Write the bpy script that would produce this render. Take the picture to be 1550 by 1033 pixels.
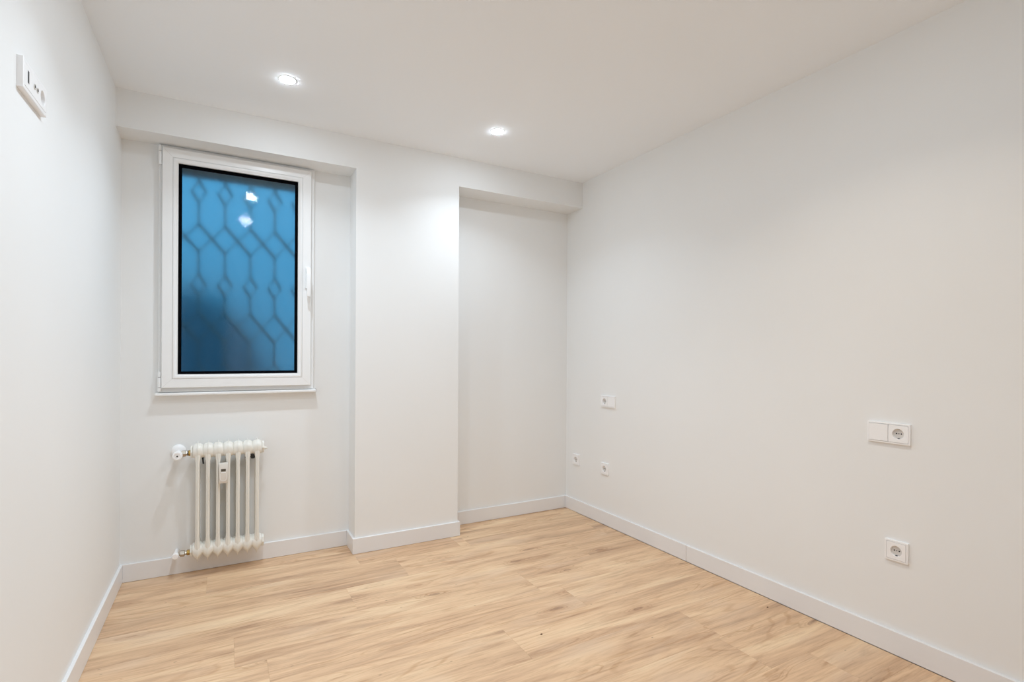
import bpy, bmesh, math, random
from mathutils import Matrix, Vector
random.seed(7)
for o in list(bpy.data.objects): bpy.data.objects.remove(o)
S = 0.9023                      # survey units -> metres
PI = math.pi

# ------------------------------------------------------------------ camera
cam_d = bpy.data.cameras.new('camera'); cam = bpy.data.objects.new('camera', cam_d)
bpy.context.scene.collection.objects.link(cam)
yaw, roll = 0.5079, 0.0051
fw = Vector((math.sin(yaw), math.cos(yaw), 0)); r0 = Vector((math.cos(yaw), -math.sin(yaw), 0)); u0 = Vector((0, 0, 1))
rr = r0*math.cos(roll) + u0*math.sin(roll); uu = rr.cross(fw)
cam.matrix_world = Matrix(((rr.x, uu.x, -fw.x, 0), (rr.y, uu.y, -fw.y, 0), (rr.z, uu.z, -fw.z, 1.33*S), (0, 0, 0, 1)))
cam_d.sensor_width = 36; cam_d.lens = 783.89/1550*36
cam_d.shift_x = 0; cam_d.shift_y = 22.34/1550
cam_d.clip_start = 0.02
bpy.context.scene.camera = cam

# ------------------------------------------------------------------ world, exposure
SKY = 1.62; LAMP = 188.0; SPOT = 3.95; SPREAD = 127
w = bpy.data.worlds.new('world'); bpy.context.scene.world = w; w.use_nodes = True
w.node_tree.nodes['Background'].inputs[0].default_value = (0.075, 0.40, 0.72, 1)
w.node_tree.nodes['Background'].inputs[1].default_value = SKY
vs = bpy.context.scene.view_settings
bpy.context.scene.display_settings.display_device = 'sRGB'
vs.view_transform = 'Standard'; vs.look = 'None'; vs.gamma = 1; vs.use_curve_mapping = False
vs.exposure = 0.03
bpy.context.scene.cycles.max_bounces = 12
bpy.context.scene.cycles.diffuse_bounces = 8
bpy.context.scene.cycles.sample_clamp_indirect = 4.0

# ------------------------------------------------------------------ materials
def mat(name, col, rough=0.5, metal=0.0, bump=0.0, bscale=200, spec=0.5, trans=0.0, ior=1.45, coat=0):
    m = bpy.data.materials.new(name); m.use_nodes = True
    nt = m.node_tree; b = nt.nodes['Principled BSDF']
    b.inputs['Base Color'].default_value = (*col, 1); b.inputs['Roughness'].default_value = rough
    b.inputs['Metallic'].default_value = metal; b.inputs['Specular IOR Level'].default_value = spec
    b.inputs['Transmission Weight'].default_value = trans; b.inputs['IOR'].default_value = ior
    if coat: b.inputs['Coat Weight'].default_value = coat
    if bump:
        tc = nt.nodes.new('ShaderNodeTexCoord'); n = nt.nodes.new('ShaderNodeTexNoise'); bp = nt.nodes.new('ShaderNodeBump')
        n.inputs['Scale'].default_value = bscale; n.inputs['Detail'].default_value = 3
        nt.links.new(tc.outputs['Object'], n.inputs['Vector']); nt.links.new(n.outputs['Fac'], bp.inputs['Height'])
        bp.inputs['Strength'].default_value = bump; bp.inputs['Distance'].default_value = 0.001
        nt.links.new(bp.outputs['Normal'], b.inputs['Normal'])
    return m
def painted(name, col, rough):
    """roller-painted plaster: faint large mottling in the paint and a fine roller stipple"""
    m = mat(name, col, rough, bump=0.12, bscale=260, spec=0.3)
    nt = m.node_tree; b = nt.nodes['Principled BSDF']
    tc = nt.nodes.new('ShaderNodeTexCoord'); n = nt.nodes.new('ShaderNodeTexNoise'); n.inputs['Scale'].default_value = 1.7
    n.inputs['Detail'].default_value = 2
    r = nt.nodes.new('ShaderNodeValToRGB')
    r.color_ramp.elements[0].position = .3; r.color_ramp.elements[0].color = (*[c*0.985 for c in col], 1)
    r.color_ramp.elements[1].position = .7; r.color_ramp.elements[1].color = (*col, 1)
    nt.links.new(tc.outputs['Object'], n.inputs['Vector']); nt.links.new(n.outputs['Fac'], r.inputs['Fac'])
    nt.links.new(r.outputs['Color'], b.inputs['Base Color'])
    return m
M = {}
M['wall'] = painted('wall_paint', (0.875, 0.88, 0.875), 0.6)
M['ceiling'] = painted('ceiling_paint', (0.93, 0.955, 0.98), 0.8)
M['trim'] = mat('white_lacquer', (0.84, 0.835, 0.84), 0.35)
M['pvc'] = mat('white_pvc', (0.90, 0.905, 0.905), 0.28)
M['socket'] = mat('white_plastic', (0.94, 0.94, 0.945), 0.3)
M['well'] = mat('socket_well_plastic', (0.70, 0.675, 0.65), 0.4)
M['dark'] = mat('dark_hole', (0.015, 0.015, 0.018), 0.5)
M['gasket'] = mat('black_gasket', (0.002, 0.002, 0.003), 0.9, spec=0.05)
M['enamel'] = mat('radiator_enamel', (0.84, 0.82, 0.76), 0.3, bump=0.06, bscale=120)
M['brass'] = mat('brass', (0.42, 0.27, 0.08), 0.35, 1.0)
M['chrome'] = mat('aged_nickel', (0.50, 0.45, 0.38), 0.3, 1.0)
M['iron'] = mat('dark_iron', (0.06, 0.065, 0.07), 0.5, 0.6)
M['grille'] = mat('grille_iron', (0.05, 0.07, 0.09), 0.7)
M['meter'] = mat('meter_plastic', (0.76, 0.72, 0.66), 0.4)
M['lcd'] = mat('meter_display', (0.10, 0.09, 0.07), 0.2)
M['render'] = mat('exterior_plaster', (0.62, 0.64, 0.66), 0.9, bump=0.3, bscale=60)
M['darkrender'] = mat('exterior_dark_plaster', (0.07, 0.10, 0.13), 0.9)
M['hall'] = mat('hall_painted_dark', (0.05, 0.05, 0.055), 0.8)  # near-black base colour stands in for the hall having no light
M['chip'] = mat('brown_chip', (0.10, 0.045, 0.02), 0.7)
M['sub'] = mat('underlay', (0.16, 0.12, 0.09), 0.9)
m = bpy.data.materials.new('led_diffuser'); m.use_nodes = True
b = m.node_tree.nodes['Principled BSDF']; b.inputs['Emission Color'].default_value = (0.88, 1.02, 1.15, 1)
b.inputs['Emission Strength'].default_value = LAMP; M['led'] = m

def glass(name, rough, bump, scale, dist, detail, tint=(0.97, 0.99, 1.0)):
    m = bpy.data.materials.new(name); m.use_nodes = True; nt = m.node_tree; b = nt.nodes['Principled BSDF']
    b.inputs['Base Color'].default_value = (*tint, 1); b.inputs['Roughness'].default_value = rough
    b.inputs['Transmission Weight'].default_value = 1; b.inputs['IOR'].default_value = 1.5
    tc = nt.nodes.new('ShaderNodeTexCoord'); n = nt.nodes.new('ShaderNodeTexNoise'); bp = nt.nodes.new('ShaderNodeBump')
    n.inputs['Scale'].default_value = scale; n.inputs['Detail'].default_value = detail
    nt.links.new(tc.outputs['Object'], n.inputs['Vector']); nt.links.new(n.outputs['Fac'], bp.inputs['Height'])
    bp.inputs['Strength'].default_value = bump; bp.inputs['Distance'].default_value = dist
    nt.links.new(bp.outputs['Normal'], b.inputs['Normal'])
    return m
M['glass_in'] = glass('rippled_glass', 0.006, 1.0, 130, 0.00013, 0.0, (0.60, 0.95, 1.0))
M['glass_out'] = glass('frosted_glass', 0.33, 1.0, 220, 0.0003, 2.0)

def oak():
    m = bpy.data.materials.new('oak_laminate'); m.use_nodes = True; nt = m.node_tree; N = nt.nodes.new; Lk = nt.links.new
    b = nt.nodes['Principled BSDF']; b.inputs['Specular IOR Level'].default_value = 0.4
    tc = N('ShaderNodeTexCoord'); oi = N('ShaderNodeObjectInfo')
    mul = N('ShaderNodeVectorMath'); mul.operation = 'MULTIPLY_ADD'
    comb = N('ShaderNodeCombineXYZ')
    for k, v in enumerate((37.0, 61.0, 13.0)):
        mm = N('ShaderNodeMath'); mm.operation = 'MULTIPLY'; mm.inputs[1].default_value = v
        Lk(oi.outputs['Random'], mm.inputs[0]); Lk(mm.outputs[0], comb.inputs[k])
    mul.inputs[1].default_value = (1, 1, 1); Lk(tc.outputs['Object'], mul.inputs[0]); Lk(comb.outputs[0], mul.inputs[2])
    def mapped(sx, sy, src=mul):
        mp = N('ShaderNodeMapping'); mp.inputs['Scale'].default_value = (sx, sy, 1); Lk(src.outputs[0], mp.inputs['Vector']); return mp
    def noise(sx, sy, det, rough=.5, dist=0, src=mul):
        mp = mapped(sx, sy, src); n = N('ShaderNodeTexNoise'); n.inputs['Scale'].default_value = 1; n.inputs['Detail'].default_value = det
        n.inputs['Roughness'].default_value = rough; n.inputs['Distortion'].default_value = dist
        Lk(mp.outputs[0], n.inputs['Vector']); return n
    def ramp(src, stops):
        r = N('ShaderNodeValToRGB'); e = r.color_ramp.elements
        while len(e) < len(stops): e.new(.5)
        for i, (p, c) in enumerate(stops): e[i].position = p; e[i].color = (*c, 1)
        Lk(src, r.inputs['Fac']); return r
    def mix(kind, fac, a, bb):
        x = N('ShaderNodeMix'); x.data_type = 'RGBA'; x.blend_type = kind
        if isinstance(fac, float): x.inputs['Factor'].default_value = fac
        else: Lk(fac, x.inputs['Factor'])
        Lk(a, x.inputs['A']); Lk(bb, x.inputs['B']) if not isinstance(bb, tuple) else setattr(x.inputs['B'], 'default_value', (*bb, 1))
        return x
    # knots: sparse stretched cells; the grain bends round them
    kn = N('ShaderNodeTexVoronoi'); kn.feature = 'F1'; kn.inputs['Scale'].default_value = 1; kn.inputs['Randomness'].default_value = 1
    wob = noise(8, 26, 3); wv = N('ShaderNodeVectorMath'); wv.operation = 'MULTIPLY_ADD'; wv.inputs[1].default_value = (.09, .035, 0)
    Lk(wob.outputs['Color'], wv.inputs[0]); Lk(mul.outputs[0], wv.inputs[2])
    km = mapped(2.5, 8.0, wv); Lk(km.outputs[0], kn.inputs['Vector'])
    halo = ramp(kn.outputs['Distance'], [(0.0, (1, 1, 1)), (0.30, (0, 0, 0))])
    # broad soft streaks
    s1 = noise(1.0, 8.5, 6, .60, .9); base = ramp(s1.outputs['Fac'], [(0.30, (0.49, 0.315, 0.195)), (0.43, (0.645, 0.425, 0.262)), (0.53, (0.74, 0.505, 0.312)), (0.68, (0.815, 0.60, 0.385))])
    # cathedral figure: bands of a warped field
    wf = noise(0.9, 5.5, 1.5, .4, .3)
    ad = N('ShaderNodeMath'); ad.operation = 'MULTIPLY_ADD'; ad.inputs[1].default_value = 0.10; Lk(halo.outputs['Color'], ad.inputs[0]); Lk(wf.outputs['Fac'], ad.inputs[2])
    sc = N('ShaderNodeMath'); sc.operation = 'MULTIPLY'; sc.inputs[1].default_value = 110; Lk(ad.outputs[0], sc.inputs[0])
    sn = N('ShaderNodeMath'); sn.operation = 'SINE'; Lk(sc.outputs[0], sn.inputs[0])
    cr = ramp(sn.outputs[0], [(0.0, (1, 1, 1)), (0.6, (1, 1, 1)), (1.0, (0.86, 0.80, 0.74))])
    msk = noise(1.3, 7, 2); mk = ramp(msk.outputs['Fac'], [(0.47, (0, 0, 0)), (0.62, (1, 1, 1))])
    c1 = mix('MULTIPLY', mk.outputs['Color'], base.outputs['Color'], cr.outputs['Color'])
    # fine pores
    f1 = noise(7, 130, 5, .65); fr = ramp(f1.outputs['Fac'], [(0.32, (0.80, 0.75, 0.71)), (0.50, (1, 1, 1)), (0.70, (1.06, 1.06, 1.06))])
    c2 = mix('MULTIPLY', 0.75, c1.outputs['Result'], fr.outputs['Color'])
    # darker mineral streaks
    d1 = noise(2.4, 24, 5, .62, 1.0); dr = ramp(d1.outputs['Fac'], [(0.50, (1, 1, 1)), (0.70, (0.70, 0.63, 0.60))])
    c3 = mix('MULTIPLY', 0.75, c2.outputs['Result'], dr.outputs['Color'])
    # tiny dark specks
    sp = N('ShaderNodeTexVoronoi'); sm = mapped(9, 22); Lk(sm.outputs[0], sp.inputs['Vector']); sp.inputs['Scale'].default_value = 1
    sr = ramp(sp.outputs['Distance'], [(0.035, (1, 1, 1)), (0.07, (0, 0, 0))]); sk = ramp(sp.outputs['Color'], [(0.60, (0, 0, 0)), (0.64, (1, 1, 1))])
    sx_ = N('ShaderNodeMath'); sx_.operation = 'MULTIPLY'; Lk(sr.outputs['Color'], sx_.inputs[0]); Lk(sk.outputs['Color'], sx_.inputs[1])
    sy_ = N('ShaderNodeMath'); sy_.operation = 'MULTIPLY'; sy_.inputs[1].default_value = .6; Lk(sx_.outputs[0], sy_.inputs[0])
    c3 = mix('MIX', sy_.outputs[0], c3.outputs['Result'], (0.22, 0.13, 0.08))
    # pale greyish bloom patches
    g1 = noise(2.2, 6, 2); gr = ramp(g1.outputs['Fac'], [(0.56, (0, 0, 0)), (0.74, (1, 1, 1))])
    gm = N('ShaderNodeMath'); gm.operation = 'MULTIPLY'; gm.inputs[1].default_value = 0.45; Lk(gr.outputs['Color'], gm.inputs[0])
    c4 = mix('MIX', gm.outputs[0], c3.outputs['Result'], (0.72, 0.54, 0.39))
    # growth rings drawn round the picked knots
    pick0 = ramp(kn.outputs['Color'], [(0.42, (0, 0, 0)), (0.46, (1, 1, 1))])
    rs = N('ShaderNodeMath'); rs.operation = 'MULTIPLY'; rs.inputs[1].default_value = 95; Lk(kn.outputs['Distance'], rs.inputs[0])
    rsn = N('ShaderNodeMath'); rsn.operation = 'SINE'; Lk(rs.outputs[0], rsn.inputs[0])
    rr_ = ramp(rsn.outputs[0], [(0.2, (1, 1, 1)), (0.95, (0.72, 0.64, 0.58))])
    rm = N('ShaderNodeMath'); rm.operation = 'MULTIPLY'; Lk(halo.outputs['Color'], rm.inputs[0]); Lk(pick0.outputs['Color'], rm.inputs[1])
    c4 = mix('MULTIPLY', rm.outputs[0], c4.outputs['Result'], rr_.outputs['Color'])
    # brown shade round the knots
    c4 = mix('MULTIPLY', rm.outputs[0], c4.outputs['Result'], (0.86, 0.80, 0.77))
    # knot cores, only some of the cells
    pick = ramp(kn.outputs['Color'], [(0.42, (0, 0, 0)), (0.46, (1, 1, 1))])
    core = ramp(kn.outputs['Distance'], [(0.03, (1, 1, 1)), (0.06, (0.6, 0.6, 0.6)), (0.12, (0, 0, 0))])
    km2 = N('ShaderNodeMath'); km2.operation = 'MULTIPLY'; Lk(pick.outputs['Color'], km2.inputs[0]); Lk(core.outputs['Color'], km2.inputs[1])
    km3 = N('ShaderNodeMath'); km3.operation = 'MULTIPLY'; km3.inputs[1].default_value = .75; Lk(km2.outputs[0], km3.inputs[0])
    c5 = mix('MIX', km3.outputs[0], c4.outputs['Result'], (0.26, 0.155, 0.10))
    # each board its own slight tone
    hv = N('ShaderNodeHueSaturation'); vm = N('ShaderNodeMapRange'); vm.inputs['To Min'].default_value = .98; vm.inputs['To Max'].default_value = 1.02
    Lk(oi.outputs['Random'], vm.inputs['Value']); Lk(vm.outputs[0], hv.inputs['Value']); Lk(c5.outputs['Result'], hv.inputs['Color'])
    Lk(hv.outputs['Color'], b.inputs['Base Color'])
    rg = N('ShaderNodeMapRange'); rg.inputs['To Min'].default_value = .38; rg.inputs['To Max'].default_value = .52
    Lk(f1.outputs['Fac'], rg.inputs['Value']); Lk(rg.outputs[0], b.inputs['Roughness'])
    bp = N('ShaderNodeBump'); bp.inputs['Strength'].default_value = .15; bp.inputs['Distance'].default_value = .0006
    Lk(f1.outputs['Fac'], bp.inputs['Height']); Lk(bp.outputs['Normal'], b.inputs['Normal'])
    return m
M['oak'] = oak()

# ------------------------------------------------------------------ helpers (all lengths in survey units)
COL = bpy.context.scene.collection
def obj(name, bm, m, parent=None, smooth=False, loc=None, mats=None):
    me = bpy.data.meshes.new(name); bmesh.ops.recalc_face_normals(bm, faces=bm.faces[:])
    bm.transform(Matrix.Scale(S, 4)); bm.to_mesh(me); bm.free()
    for x in (mats or [m]): me.materials.append(M[x])
    if smooth:
        me.shade_smooth() if hasattr(me, 'shade_smooth') else None
        if smooth is True: me.set_sharp_from_angle(angle=math.radians(38))
    o = bpy.data.objects.new(name, me); COL.objects.link(o)
    if loc: o.location = Vector(loc)*S
    if parent: o.parent = parent
    return o
def tag(o, label=None, cat=None, group=None, kind=None):
    if label: o['label'] = label
    if cat: o['category'] = cat
    if group: o['group'] = group
    if kind: o['kind'] = kind
    return o
def empty(name, loc, rz=0):
    o = bpy.data.objects.new(name, None); o.empty_display_size = .05; COL.objects.link(o)
    o.location = Vector(loc)*S; o.rotation_euler = (0, 0, rz); return o
def box(bm, x0, x1, y0, y1, z0, z1, bev=0, seg=2):
    r = bmesh.ops.create_cube(bm, size=1)
    vsn = r['verts']
    for v in vsn: v.co = Vector(((x0+x1)/2+v.co.x*(x1-x0), (y0+y1)/2+v.co.y*(y1-y0), (z0+z1)/2+v.co.z*(z1-z0)))
    if bev:
        es = list({e for v in vsn for e in v.link_edges}); bmesh.ops.bevel(bm, geom=es, offset=bev, segments=seg, affect='EDGES', profile=.5)
    return bm
def B(*a, **k): return box(bmesh.new(), *a, **k)
def prism(bm, loops, cap=True, closed=False):
    """loft through loops of equal vertex count"""
    rows = [[bm.verts.new(p) for p in lp] for lp in loops]; n = len(rows[0])
    rng = range(len(rows)) if closed else range(len(rows)-1)
    for i in rng:
        a, c = rows[i], rows[(i+1) % len(rows)]
        for j in range(n): bm.faces.new((a[j], a[(j+1) % n], c[(j+1) % n], c[j]))
    if cap and not closed: bm.faces.new(rows[0]); bm.faces.new(rows[-1][::-1])
    return bm
def lathe(bm, prof, n=24, axis='z', at=(0, 0, 0)):
    """prof = (radius, height) pairs, turned about an axis, capped"""
    loops = []
    for r, h in prof:
        lp = []
        for k in range(n):
            a = 2*PI*k/n; c, s = r*math.cos(a), r*math.sin(a)
            p = {'z': (c, s, h), 'x': (h, c, s), 'y': (c, h, s)}[axis]
            lp.append((p[0]+at[0], p[1]+at[1], p[2]+at[2]))
        loops.append(lp)
    return prism(bm, loops)
def tube(bm, a, c, r, n=12):
    a, c = Vector(a), Vector(c); d = (c-a).normalized(); s = d.cross(Vector((0, 0, 1)) if abs(d.z) < .9 else Vector((1, 0, 0))).normalized(); t = d.cross(s)
    return prism(bm, [[p + s*r*math.cos(2*PI*k/n) + t*r*math.sin(2*PI*k/n) for k in range(n)] for p in (a, c)])
def poly_extrude(bm, pts, axis, h0, h1):
    """pts in the plane across axis"""
    def P(u, v, h): return {'x': (h, u, v), 'y': (u, h, v), 'z': (u, v, h)}[axis]
    return prism(bm, [[P(u, v, h0) for u, v in pts], [P(u, v, h1) for u, v in pts]])

# ------------------------------------------------------------------ the room
L, R, BY, D1, D2, X1, X2, HC, HB, BH, BT = -0.5228, 2.641, 3.5345, 0.1939, 0.2198, 0.770, 1.5134, 2.7906, 2.5793, 0.1046, 0.0152
Y1, Y2 = BY+D1, BY+D2
YF = -0.62                       # wall behind the camera
T = 0.14
def struct(name, bm, m, label, cat, **k):
    return tag(obj(name, bm, m, **k), label, cat, kind='structure')
struct('wall_left', B(L-T, L, YF-T, Y1+T, -.05, HC+.05), 'wall', 'smooth white painted wall carrying the three-gang media plate', 'wall')
struct('wall_right', B(R, R+T, YF-T, Y2+T, -.05, HC+.05), 'wall', 'long white painted wall carrying the five sockets', 'wall')
struct('ceiling', B(L, R, YF, BY+.02, HC, HC+.12), 'ceiling', 'flat white ceiling with recessed downlights', 'ceiling')
# wall with the window opening
wx0, wx1, wz0, wz1 = -0.318, 0.505, 1.118, 2.563
bm = bmesh.new()
WT = 0.22
box(bm, L, wx0, Y1, Y1+WT, -.05, HB+.02); box(bm, wx1, X1+.02, Y1, Y1+WT, -.05, HB+.02)
box(bm, wx0, wx1, Y1, Y1+WT, -.05, wz0); box(bm, wx0, wx1, Y1, Y1+WT, wz1, HB+.02)
struct('wall_back', bm, 'wall', 'white recessed wall round the window and behind the radiator', 'wall')
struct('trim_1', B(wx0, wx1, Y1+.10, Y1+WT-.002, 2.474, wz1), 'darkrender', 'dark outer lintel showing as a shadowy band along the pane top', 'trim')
struct('wall_alcove', B(X2-.02, R, Y2, Y2+T, -.05, HB+.02), 'wall', 'narrow white wall at the back of the empty alcove', 'wall')
struct('pillar', B(X1, X2, BY, Y2+T, -.05, HB), 'wall', 'broad white boxed pillar between window recess and alcove', 'pillar')
struct('beam', B(L, R, BY, Y1+WT, HB, HC+.05), 'wall', 'white dropped beam above window recess, pillar and alcove', 'beam')
# wall behind the camera, with a doorway onto an unlit hall
bm = bmesh.new(); dx0, dx1, dz = -.50, .03, 2.15
box(bm, L, dx0, YF-T, YF, -.05, HC+.05); box(bm, dx1, R, YF-T, YF, -.05, HC+.05); box(bm, dx0, dx1, YF-T, YF, dz, HC+.05)
struct('wall_front', bm, 'wall', 'white wall behind the viewer with an open doorway', 'wall')
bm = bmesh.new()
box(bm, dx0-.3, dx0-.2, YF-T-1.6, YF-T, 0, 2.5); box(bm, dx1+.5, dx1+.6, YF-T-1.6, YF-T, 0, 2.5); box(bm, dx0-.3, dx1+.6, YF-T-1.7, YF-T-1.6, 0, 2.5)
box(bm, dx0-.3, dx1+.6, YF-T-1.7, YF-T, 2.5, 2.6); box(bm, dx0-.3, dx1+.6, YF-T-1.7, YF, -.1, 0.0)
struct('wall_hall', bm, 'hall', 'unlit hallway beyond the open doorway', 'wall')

# floor: underlay slab and boards
fl = struct('floor', B(L, R, YF, Y2, -.12, -.012), 'sub', 'light oak laminate floor of wide knotty boards', 'floor')
PW, PL = 0.274, 1.53
known = {0: 1.189, 1: 1.70, 2: 0.047, 3: 0.616, 4: 0.985, 5: 1.45, -1: 0.55, -2: 2.05}
for k in range(-10, 7):
    ya, yb = 1.938+PW*k, 1.938+PW*(k+1)
    ya, yb = max(ya, YF), min(yb, Y2-.004)
    if yb-ya < .02: continue
    j0 = known.get(k, random.uniform(0, PL)); x = j0 - PL*math.ceil((j0-L)/PL)
    while x < R:
        xa, xb = max(x, L+.004), min(x+PL, R-BT-.001 if k < 6 else R-.004); x += PL
        segs = [(xa, xb, ya, yb)]
        if yb > Y1-.003:                       # last rows run up to the recess, the pillar and the alcove
            segs = []
            if xa < X1-.006: segs.append((xa, min(xb, X1-.006), ya, min(yb, Y1-.004)))
            if xb > X1-.006 and xa < X2+.006 and ya < BY-.004: segs.append((max(xa, X1-.006), min(xb, X2+.006), ya, BY-.004))
            if xb > X2+.006: segs.append((max(xa, X2+.006), xb, ya, yb))
        elif yb > BY-.004:
            segs = []
            if xa < X1-.006: segs.append((xa, min(xb, X1-.006), ya, yb))
            if xb > X1-.006 and xa < X2+.006 and ya < BY-.004: segs.append((max(xa, X1-.006), min(xb, X2+.006), ya, BY-.004))
            if xb > X2+.006: segs.append((max(xa, X2+.006), xb, ya, yb))
        for (a, c, d, e) in segs:
            if c-a < .01 or e-d < .01: continue
            g = .00012
            bmp = B(-(c-a)/2+g, (c-a)/2-g, -(e-d)/2+g, (e-d)/2-g, -.011, 0, bev=.0004, seg=1)
            obj('plank', bmp, 'oak', fl, loc=((a+c)/2, (d+e)/2, 0))

# skirting boards
def skirt(parent, x0, x1, y0, y1):
    return obj('board', B(x0, x1, y0, y1, .0012, BH, bev=.0022, seg=3), 'trim', parent)
def setp(name, label): return tag(empty(name, (0, 0, 0)), label, 'baseboard', kind='structure')
bb = setp('baseboard_left', 'plain white skirting board along the wall with the media plate')
skirt(bb, L, L+BT, YF, Y1)
bb = setp('baseboard_right', 'plain white skirting board with one butt joint, below the five sockets')
skirt(bb, R-BT, R, 2.3845, Y2); skirt(bb, R-BT, R, YF, 2.3825)
bb = setp('baseboard_back', 'plain white skirting boards stepping round recess, pillar and alcove')
skirt(bb, L+BT, X1-BT, Y1-BT, Y1); skirt(bb, X1-BT, X1, BY, Y1)
skirt(bb, X1-BT, X2+BT, BY-BT, BY); skirt(bb, X2, X2+BT, BY, Y2); skirt(bb, X2+BT, R-BT, Y2-BT, Y2)
bb = setp('baseboard_front', 'plain white skirting board behind the viewer'); skirt(bb, dx1+.08, R-BT, YF, YF+BT)

# ------------------------------------------------------------------ window
def ring(bm, x0, x1, z0, z1, sec):
    """mitred frame: sec = list of (inset, y) walked as the closed cross-section"""
    loops = []
    for ins, y in sec: loops.append([(x0+ins, y, z0+ins), (x1-ins, y, z0+ins), (x1-ins, y, z1-ins), (x0+ins, y, z1-ins)])
    return prism(bm, loops, closed=True)
win = tag(empty('window_1', (0, Y1, 0)), 'white tilt-and-turn window with blue-lit frosted glass', 'window', kind='structure')
F0, F1, FZ0, FZ1 = -0.340, 0.531, 1.100, 2.578
obj('frame', ring(bmesh.new(), F0, F1, FZ0, FZ1, [(0, .0), (0, -.020), (.003, -.023), (.05, -.023), (.053, .0), (.053, .05), (.03, .05), (.03, 0.0)]), 'pvc', win)
S0, S1, SZ0, SZ1 = -0.3225, 0.5075, 1.127, 2.556
sash = obj('sash', ring(bmesh.new(), S0, S1, SZ0, SZ1, [(0, -.030), (0, -.050), (.0035, -.054), (.0535, -.054), (.0535, -.046), (.0805, -.046), (.0805, .03), (.056, .03), (.056, -.030)]), 'pvc', win)
obj('glazing_bead', ring(bmesh.new(), S0+.0545, S1-.0545, SZ0+.0545, SZ1-.0545, [(0, -.046), (0, -.0525), (.003, -.0545), (.010, -.0540), (.018, -.050), (.024, -.042), (.0268, -.0345), (.0268, -.02), (.0, -.02)]), 'pvc', sash, smooth=True)
GX0, GX1, GZ0, GZ1 = S0+.0808, S1-.0808, SZ0+.0808, SZ1-.0808
obj('gasket', ring(bmesh.new(), GX0, GX1, GZ0, GZ1, [(0, -.0345), (.002, -.0345), (.003, -.031), (.0175, -.0195), (.0175, -.014), (0, -.014)]), 'gasket', sash)
for cx, cz, sx, sz in ((S0, SZ0, 1, 1), (S1, SZ0, -1, 1), (S1, SZ1, -1, -1), (S0, SZ1, 1, -1)):
    q = bmesh.new(); prism(q, [[(cx+sx*u, y, cz+sz*(u+e)) for u, y, e in ((d_, -.0537, -.0006), (d_, -.05415, -.0006), (d_, -.05415, .0006), (d_, -.0537, .0006))] for d_ in (.004, .053)])
    obj('mitre_seam', q, 'well', sash)
pane = bmesh.new(); box(pane, GX0-.004, GX1+.004, -.0195, -.0145, GZ0-.004, GZ1+.004)
for f in pane.faces:
    if f.normal.y > .5 or (abs(f.normal.y) < .5): f.material_index = 1
for f in pane.faces: f.material_index = 0 if f.calc_center_median().y < -.019 else 1
obj('glass_pane', pane, 'glass_in', win, mats=['glass_in', 'glass_out'])
# hinges
for z0, z1, cuts in ((2.452, 2.566, (2.532,)), (1.108, 1.224, (1.130, 1.192))):
    h = bmesh.new(); zz = [z0, *cuts, z1]
    for a, c in zip(zz, zz[1:]): lathe(h, [(.0085, a+.0012), (.0095, a+.002), (.0095, c-.002), (.0085, c-.0012)], 16, 'z', (S0-.0105, -.0370, 0))
    obj('hinge', h, 'pvc', win, smooth=True)
    k = bmesh.new(); tube(k, (S0-.0105, -.0370, z0+.004), (S0-.0105, -.0370, z1-.004), .006); obj('hinge_pin', k, 'iron', win)
# handle: rosette, neck and lever
hd = obj('handle', B(.470, .499, -.066, -.054, 1.768, 1.912, bev=.005, seg=3), 'pvc', win, smooth=True)
lv = bmesh.new()
prism(lv, [[(x, y, z) for x, y in q] for z, q in (
    (1.905, [(.474, -.062), (.497, -.062), (.497, -.082), (.474, -.082)]),
    (1.893, [(.473, -.062), (.498, -.062), (.498, -.096), (.473, -.096)]),
    (1.872, [(.473, -.070), (.498, -.070), (.498, -.108), (.473, -.108)]),
    (1.855, [(.473, -.090), (.498, -.090), (.498, -.112), (.473, -.112)]),
    (1.74, [(.474, -.095), (.497, -.095), (.497, -.112), (.474, -.112)]),
    (1.712, [(.475, -.096), (.496, -.096), (.496, -.110), (.475, -.110)]))])
bmesh.ops.bevel(lv, geom=lv.edges[:], offset=.002, segments=2, affect='EDGES')
obj('lever', lv, 'pvc', hd, smooth=True)
obj('rosette_screw', lathe(bmesh.new(), [(.0001, -.0675), (.005, -.0672), (.005, -.066)], 12, 'y', (.4845, 0, 1.79)), 'chrome', hd)
# drip strip below the frame
st = bmesh.new(); poly_extrude(st, [(0, 1.100), (-.046, 1.097), (-.050, 1.094), (-.050, 1.084), (-.046, 1.080), (0, 1.082)], 'x', -.352, .5425)
obj('sill_strip', st, 'pvc', win)
obj('sill_end_cap', B(.5425, .5435, -.050, 0, 1.080, 1.100), 'iron', win)

# iron grille outside, made of bars bent into long hexagons and small diamonds
GY = Y1+.215
gr = tag(empty('window_grille', (0, GY, 0)), 'dark iron security grille seen blurred through the frosted pane', 'grille')
def bar(a, c, wd):
    a, c = Vector((a[0], 0, a[1])), Vector((c[0], 0, c[1])); d = (c-a).normalized(); s = Vector((d.z, 0, -d.x))*wd/2; t = Vector((0, .007, 0)); e = d*wd*.25
    bm = bmesh.new(); prism(bm, [[p+s+t, p+s-t, p-s-t, p-s+t] for p in (a-e, c+e)]); obj('bar', bm, 'grille', gr)
P0, SP = -.146, .1505; cols = [P0+SP*i for i in range(-2, 6)]
zs = [(2.178, 2.318, 'v'), (2.318, 2.462, 'd'), (2.462, 2.60, 'v'), (2.0, 2.178, 'X'), (1.855, 2.0, 'v'), (1.715, 1.855, 'd'), (1.602, 1.715, 'v'), (1.410, 1.602, 'X'), (1.272, 1.410, 'v'), (1.130, 1.272, 'd'), (1.05, 1.13, 'v')]
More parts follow.
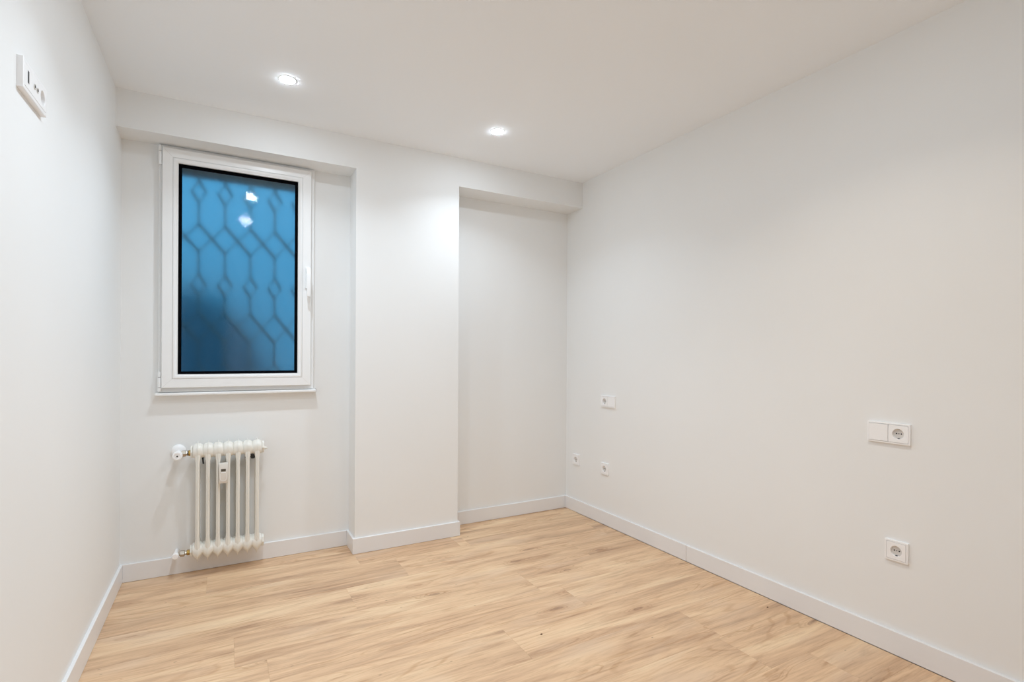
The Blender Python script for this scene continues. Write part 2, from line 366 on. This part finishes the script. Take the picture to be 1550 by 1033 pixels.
for i, x in enumerate(cols):
    for z0, z1, k in zs:
        zm = (z0+z1)/2
        if k == 'v': bar((x, z0), (x, z1), .011)
        elif k == 'd':
            dx = .040
            bar((x, z1), (x+dx, zm), .013); bar((x+dx, zm), (x, z0), .006); bar((x, z1), (x-dx, zm), .006); bar((x-dx, zm), (x, z0), .013)
        elif i < len(cols)-1:
            bar((x, z1), (x+SP, z0), .015); bar((x+SP, z1), (x, z0), .006)
for z in (1.05, 2.60): obj('rail', B(cols[0]-.02, cols[-1]+.02, -.012, .012, z-.015, z+.015), 'grille', gr)
# light well outside
tag(obj('exterior_wall', B(-3.2, 4.2, Y1+2.6, Y1+2.8, -1.0, 4.2), 'render'), 'pale rendered light-well wall opposite the window', 'wall', kind='structure')
tag(obj('exterior_ground', B(-3.2, 4.2, Y1+.3, Y1+2.6, -1.0, -.9), 'darkrender'), 'dark paved light-well ground below the window', 'ground', kind='structure')
tag(obj('exterior_parapet', poly_extrude(bmesh.new(), [(-2.4, -.9), (-2.4, 2.05), (-.40, 1.96), (-.06, 1.88), (.22, 1.55), (.42, 1.10), (.48, -.9)], 'y', Y1+2.1, Y1+2.3), 'darkrender'), 'dark sloping wall outside, seen blurred in the lower part of the pane', 'wall', kind='structure')

# ------------------------------------------------------------------ radiator
RY = Y1-.085                     # axis of the headers
rad = tag(empty('radiator', (.027, RY, 0)), 'cream seven-section column radiator hung on the wall under the window', 'radiator')
PT = .0531
def section():
    bm = bmesh.new(); n = 28
    def loop(x, yd, zt, zb, e=2.4):
        zc, hh = (zt+zb)/2, (zt-zb)/2; lp = []
        for k in range(n):
            a = 2*PI*k/n; c, s = math.cos(a), math.sin(a)
            lp.append((x, yd*math.copysign(abs(c)**(2/e), c), zc+hh*math.copysign(abs(s)**(2/e), s)))
        return lp
    def header(sign, zc):
        loops = []
        for t in (-1, -.93, -.8, -.6, -.4, -.2, -.04, .04, .2, .4, .6, .8, .93, 1):
            u = abs(t); rise = math.sqrt(max(0, 1-(u*.98)**2)); drop = 1-u
            if sign > 0: zt = zc+.031+.017*rise; zb = zc-.037-.010*drop
            else: zt = zc+.034+.010*rise; zb = zc-.028-.034*drop
            loops.append(loop(t*PT/2, .044+.008*rise, zt, zb))
        prism(bm, loops)
        # thin welded seam that stands proud round the header
        zt, zb = (zc+.059, zc-.044) if sign > 0 else (zc+.046, zc-.073)
        prism(bm, [loop(-.0013, .0575, zt, zb, 2.0), loop(.0013, .0575, zt, zb, 2.0)])
    header(1, .745); header(-1, .155)
    for yc in (-.034, .034):
        sg = -1 if yc < 0 else 1
        loops = []
        for z, f in ((.150, 1.5), (.20, 1.35), (.215, 1.05), (.235, 1), (.66, 1), (.685, 1.05), (.70, 1.35), (.74, 1.5)):
            hw, hd2 = .0108*f, .0155
            loops.append([(-hw, yc-hd2*.5, z), (-hw*.85, yc-hd2*.85, z), (-.002, yc-hd2-.001, z), (0, yc-hd2-.0035, z), (.002, yc-hd2-.001, z), (hw*.85, yc-hd2*.85, z), (hw, yc-hd2*.5, z),
                          (hw, yc+hd2*.5, z), (hw*.85, yc+hd2*.85, z), (0, yc+hd2, z), (-hw*.85, yc+hd2*.85, z), (-hw, yc+hd2*.5, z)])
        prism(bm, loops)
    return bm
s0 = obj('section', section(), 'enamel', rad, smooth=True)
for i in range(7):
    s = s0 if i == 0 else s0.copy()
    if i: COL.objects.link(s); s.parent = rad
    s.location = ((i-3)*PT*S, 0, 0)
XL, XR = -3.5*PT, 3.5*PT         # local ends
for z in (.745, .152):
    obj('end_plug', lathe(bmesh.new(), [(.030, XL-.001), (.036, XL-.0015), (.036, XL-.0105), (.033, XL-.012)], 8, 'x', (0, 0, z)), 'enamel', rad)
    obj('end_plug', lathe(bmesh.new(), [(.030, XR+.001), (.038, XR+.0015), (.038, XR+.012), (.034, XR+.014)], 8, 'x', (0, 0, z)), 'enamel', rad)
obj('bleed_nipple', lathe(bmesh.new(), [(.009, XR+.014), (.009, XR+.022), (.006, XR+.022), (.006, XR+.032), (.003, XR+.032)], 12, 'x', (0, 0, .735)), 'enamel', rad)
# top valve
vx = -.262                       # local x of the valve body (world -.237)
va = obj('valve', lathe(bmesh.new(), [(.012, .075), (.014, .03), (.017, .022), (.017, -.012), (.014, -.016)], 20, 'y', (vx, 0, .735)), 'socket', rad, smooth=True)
tag(va, 'white supply valve')
obj('wall_rosette', lathe(bmesh.new(), [(.036, .0848), (.040, .080), (.038, .072), (.030, .064), (.016, .060)], 32, 'y', (vx-.002, 0, .742)), 'socket', va, smooth=True)
obj('valve_knob', lathe(bmesh.new(), [(.020, -.014), (.026, -.018), (.0265, -.040), (.024, -.046), (.016, -.048), (.015, -.045), (.006, -.045), (.006, -.048), (.0001, -.0482)], 28, 'y', (vx, 0, .731)), 'socket', va, smooth=True)
obj('knob_screw', lathe(bmesh.new(), [(.005, -.0475), (.004, -.0495)], 10, 'y', (vx, 0, .731)), 'iron', va)
tag(obj('union_nut', lathe(bmesh.new(), [(.010, -.014+vx), (.012, .016+vx), (.019, .018+vx), (.019, .040+vx), (.014, .042+vx), (.013, .048+vx)], 6, 'x', (0, 0, .737)), 'chrome', va), 'nickel nut')
obj('seal_ring', lathe(bmesh.new(), [(.015, .048+vx), (.015, .055+vx)], 16, 'x', (0, 0, .738)), 'iron', va)
tag(obj('tail_nut', lathe(bmesh.new(), [(.017, .054+vx), (.0185, .056+vx), (.0185, XL-.012), (.016, XL-.011)], 6, 'x', (0, 0, .738)), 'brass', va), 'brass nut')
# bottom lockshield
lx = -.270
lo = tag(obj('lockshield', lathe(bmesh.new(), [(.010, .083), (.012, .03), (.014, .016), (.014, -.010), (.012, -.012)], 16, 'y', (lx, 0, .141)), 'socket', rad, smooth=True), 'white lockshield valve at the bottom')
obj('lockshield_cap', lathe(bmesh.new(), [(.015, -.010), (.0175, -.013), (.0175, -.034), (.015, -.038), (.0001, -.039)], 20, 'y', (lx, 0, .141)), 'socket', lo, smooth=True)
tag(obj('union_nut', lathe(bmesh.new(), [(.010, lx+.010), (.012, lx+.020), (.019, lx+.022), (.019, lx+.044), (.012, lx+.046), (.011, lx+.056)], 6, 'x', (0, 0, .143)), 'chrome', lo), 'nickel nut')
tag(obj('tail_nut', lathe(bmesh.new(), [(.013, lx+.054), (.0165, lx+.056), (.0165, lx+.070), (.013, lx+.071), (.013, lx+.074), (.0165, lx+.075), (.0165, XL-.012)], 6, 'x', (0, 0, .144)), 'brass', lo), 'brass nut')
# wall hooks under the top header
for bx, big in ((-.135, 0), (.105, 1), (.135, 1)):
    bm = bmesh.new()
    if big:
        tube(bm, (bx, .084, .690), (bx, -.012, .690), .0105, 10); tube(bm, (bx, -.018, .690), (bx, -.010, .690), .015, 6)
        obj('bracket', bm, 'iron', rad)
    else:
        tube(bm, (bx, .083, .690), (bx, -.005, .700), .005, 8); tube(bm, (bx, -.005, .702), (bx+.004, -.010, .668), .0045, 8)
        obj('hook', bm, 'iron', rad)
# heat cost meter clipped between the third and fourth section
mx0, mx1 = -.0225-.027, .0255-.027
mt = bmesh.new()
prof = [(-.075, .553), (-.080, .5535), (-.0835, .560), (-.086, .60), (-.086, .655), (-.080, .672), (-.052, .674), (-.052, .552)]
poly_extrude(mt, prof, 'x', mx0, mx1); bmesh.ops.bevel(mt, geom=mt.edges[:], offset=.0018, segments=2, affect='EDGES')
hm = tag(obj('heat_meter', mt, 'meter', rad, smooth=True), 'small pale heat meter clipped on the front')
mc = (mx0+mx1)/2
obj('display', B(mc-.0125, mc+.0125, -.0868, -.0855, .626, .641), 'lcd', hm)
arc = bmesh.new()
pts = [(mc-.017, .612)] + [(mc-.017*math.cos(PI*k/10), .585-.017*math.sin(PI*k/10)) for k in range(11)] + [(mc+.017, .612)]
for a, c in zip(pts, pts[1:]): tube(arc, (a[0], -.0855, a[1]), (c[0], -.0855, c[1]), .0011, 6)
tube(arc, (mc-.013, -.0862, .619), (mc+.013, -.0862, .619), .0018, 6)
obj('moulded_line', arc, 'socket', hm)

# ------------------------------------------------------------------ sockets
def rrect(w2, h2, r, n):
    """n points, starting at angle 0, on a rounded rectangle"""
    out = []
    for k in range(n):
        a = 2*PI*k/n; c, s = math.cos(a), math.sin(a); t = min(w2/abs(c) if abs(c) > 1e-6 else 9, h2/abs(s) if abs(s) > 1e-6 else 9)
        x, z = c*t, s*t
        cx, cz = w2-r, h2-r
        if abs(x) > cx and abs(z) > cz:
            px, pz = math.copysign(cx, x), math.copysign(cz, z); d = Vector((x-px, z-pz)); d = d.normalized()*r if d.length > 1e-9 else d
            x, z = px+d.x, pz+d.y
        out.append((x, z))
    return out
def plate(name, label, loc, rz, gangs, fw_, fh, th, pitch, ins, mod='socket'):
    """local x along the wall, z up, -y out of the wall; gangs left to right"""
    t = tag(empty(name, loc, rz), label, 'socket')
    ng = len(gangs)
    # frame: outer rounded rim and a back plate behind the inserts
    def rloop(w2, h2, rad_):
        return [(sx*(w2-rad_)+rad_*math.cos(a0+PI/2*q/6), sz*(h2-rad_)+rad_*math.sin(a0+PI/2*q/6)) for sx, sz, a0 in ((1, 1, 0), (-1, 1, PI/2), (-1, -1, PI), (1, -1, 1.5*PI)) for q in range(7)]
    loops = []
    for ins_, y in ((0, 0), (0, -th*.90), (.0004, -th*.97), (.0012, -th), ((fh/2-ins-.0012), -th), ((fh/2-ins-.0012), -.0006)):
        loops.append([(x, y, z) for x, z in rloop(fw_/2-ins_, fh/2-ins_, .003 if ins_ < .004 else .0015)])
    fr = bmesh.new(); prism(fr, loops)
    obj('plate_frame', fr, mod, t, smooth=True)
    for g, k in enumerate(gangs):
        cx = (g-(ng-1)/2)*pitch; hw, hh = (pitch/2-.0008 if ng > 1 else ins), ins
        if ng > 1:
            hw = min(pitch/2-.0007, ins+.004)
        y1 = -th-.0008; y0 = -th*.5
        if k == 'schuko':
            rw = .0225; n = 40
            out = rrect(hw, hh, .0003, n)
            circ = lambda r: [(r*math.cos(2*PI*q/n), r*math.sin(2*PI*q/n)) for q in range(n)]
            lp = [[(cx+x, y0, z) for x, z in out], [(cx+x, y1+.0006, z) for x, z in out], [(cx+x*.985, y1, z*.985) for x, z in out],
                  [(cx+x, y1, z) for x, z in circ(rw+.001)], [(cx+x, y1+.001, z) for x, z in circ(rw)], [(cx+x, -.0028, z) for x, z in circ(rw-.001)]]
            q = bmesh.new(); prism(q, lp, cap=False); ip = obj('insert', q, mod, t)
            w_ = lathe(bmesh.new(), [(rw+.0005, -.0012), (rw+.0005, -.0030), (rw-.004, -.0034)], 32, 'y', (cx, 0, 0)); obj('socket_well', w_, 'well', t, smooth=True)
            hb = bmesh.new()
            for dx in (-.0095, .0095): lathe(hb, [(.0030, -.0032), (.0030, -.0042)], 12, 'y', (cx+dx, 0, .001))
            lathe(hb, [(.0022, -.0032), (.0022, -.0040)], 10, 'y', (cx, 0, .001))
            obj('pin_hole', hb, 'dark', ip)
            for sz in (-1, 1):
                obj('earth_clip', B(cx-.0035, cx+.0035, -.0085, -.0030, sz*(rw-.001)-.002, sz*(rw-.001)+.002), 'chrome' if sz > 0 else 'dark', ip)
        else:
            ip = obj('insert', B(cx-hw, cx+hw, y1, y0, -hh, hh, bev=.0008), mod, t)
            if k == 'usb':
                obj('port', B(cx-.006, cx+.006, y1-.0004, y1+.001, -.016, .020), 'dark', ip)
            if k == 'tv':
                for dx in (-.013, .013):
                    obj('coax_port', lathe(bmesh.new(), [(.0085, y1+.001), (.0085, y1-.002), (.006, y1-.002), (.005, y1-.0005)], 20, 'y', (cx+dx, 0, 0)), 'well', ip)
                    obj('coax_pin', lathe(bmesh.new(), [(.004, y1), (.004, y1-.0022)], 12, 'y', (cx+dx, 0, 0)), 'dark', ip)
    return t
FH = .0925; RZR = -PI/2
plate('double_socket', 'white double plate, far socket and near blank, nearest the alcove corner at bedside height', (R, 3.1815, .974), RZR, ['schuko', 'blank'], .168, FH, .012, .079, .0375)
plate('wall_socket', 'small white socket low on the wall, closest to the alcove corner', (R, 3.600, .446), RZR, ['schuko'], FH, FH, .011, .079, .0375)
plate('wall_socket', 'small white socket low on the wall, straight below the plate nearest the alcove', (R, 3.219, .439), RZR, ['schuko'], FH, FH, .011, .079, .0375)
plate('double_socket', 'large white double plate with blank half beside its socket, nearest the viewer', (R, 1.220, .989), RZR, ['blank', 'schuko'], .173, FH, .012, .080, .0385)
plate('wall_socket', 'white single socket low on the wall under the nearest double plate', (R, 1.186, .464), RZR, ['schuko'], FH, FH, .011, .079, .0375)
plate('media_plate', 'white three-gang plate high on the wall with data, aerial and power outlets', (L, 2.101, 2.143), PI/2, ['usb', 'tv', 'schuko'], .226, .092, .0150, .070, .0335)

# ------------------------------------------------------------------ downlights
def downlight(x, y, label, pw=1.0, col=(0.88, 1.02, 1.15)):
    t = tag(empty('downlight', (x, y, HC)), label, 'light', 'ceiling downlights')
    obj('trim_ring', lathe(bmesh.new(), [(.0440, 0), (.0440, -.0010), (.0430, -.0018), (.0400, -.0022), (.0385, -.0018)], 40, 'z'), 'socket', t, smooth=True)
    obj('diffuser', lathe(bmesh.new(), [(.0383, -.0016), (.0380, -.0028), (.036, -.0040), (.028, -.0052), (.015, -.0058), (.001, -.0060)], 40, 'z'), 'led', t, smooth='all')
    ld = bpy.data.lights.new('led_beam', 'AREA'); ld.shape = 'DISK'; ld.size = .072*S; ld.energy = SPOT*pw; ld.color = col; ld.spread = math.radians(SPREAD)
    lo_ = bpy.data.objects.new('led_beam', ld); COL.objects.link(lo_); lo_.parent = t; lo_.location = (0, 0, -.0070*S)
downlight(.289, 2.988, 'lit round downlight in the ceiling above the window')
downlight(1.552, 2.997, 'lit round downlight in the ceiling nearer the alcove')
downlight(.22, 2.05, 'lit round downlight overhead, mirrored highest in the window pane')
downlight(.20, 1.12, 'lit round downlight overhead, mirrored lower in the window pane')
downlight(1.55, 1.12, 'unseen warm lamp added overhead on the socket wall side to tint that end', 1.15, (1.0, 0.90, 0.78))  # guessed lamp, added only to warm the right edge of the view

# ------------------------------------------------------------------ crumbs on the floor
def chip(x, y, s, label):
    bm = bmesh.new(); bmesh.ops.create_icosphere(bm, subdivisions=1, radius=s)
    for v in bm.verts: v.co = Vector((v.co.x*random.uniform(.9, 1.7), v.co.y*random.uniform(.5, .9), max(0, v.co.z*.5+s*.3)))
    o = obj('wood_chip', bm, 'chip', loc=(x, y, 0)); tag(o, label, 'debris')
chip(1.33, 2.088, .0055, 'tiny brown wood chip lying mid-floor on the oak boards')
chip(2.529, 1.739, .0050, 'tiny dark chip on the oak floor near the skirting of the socket wall')
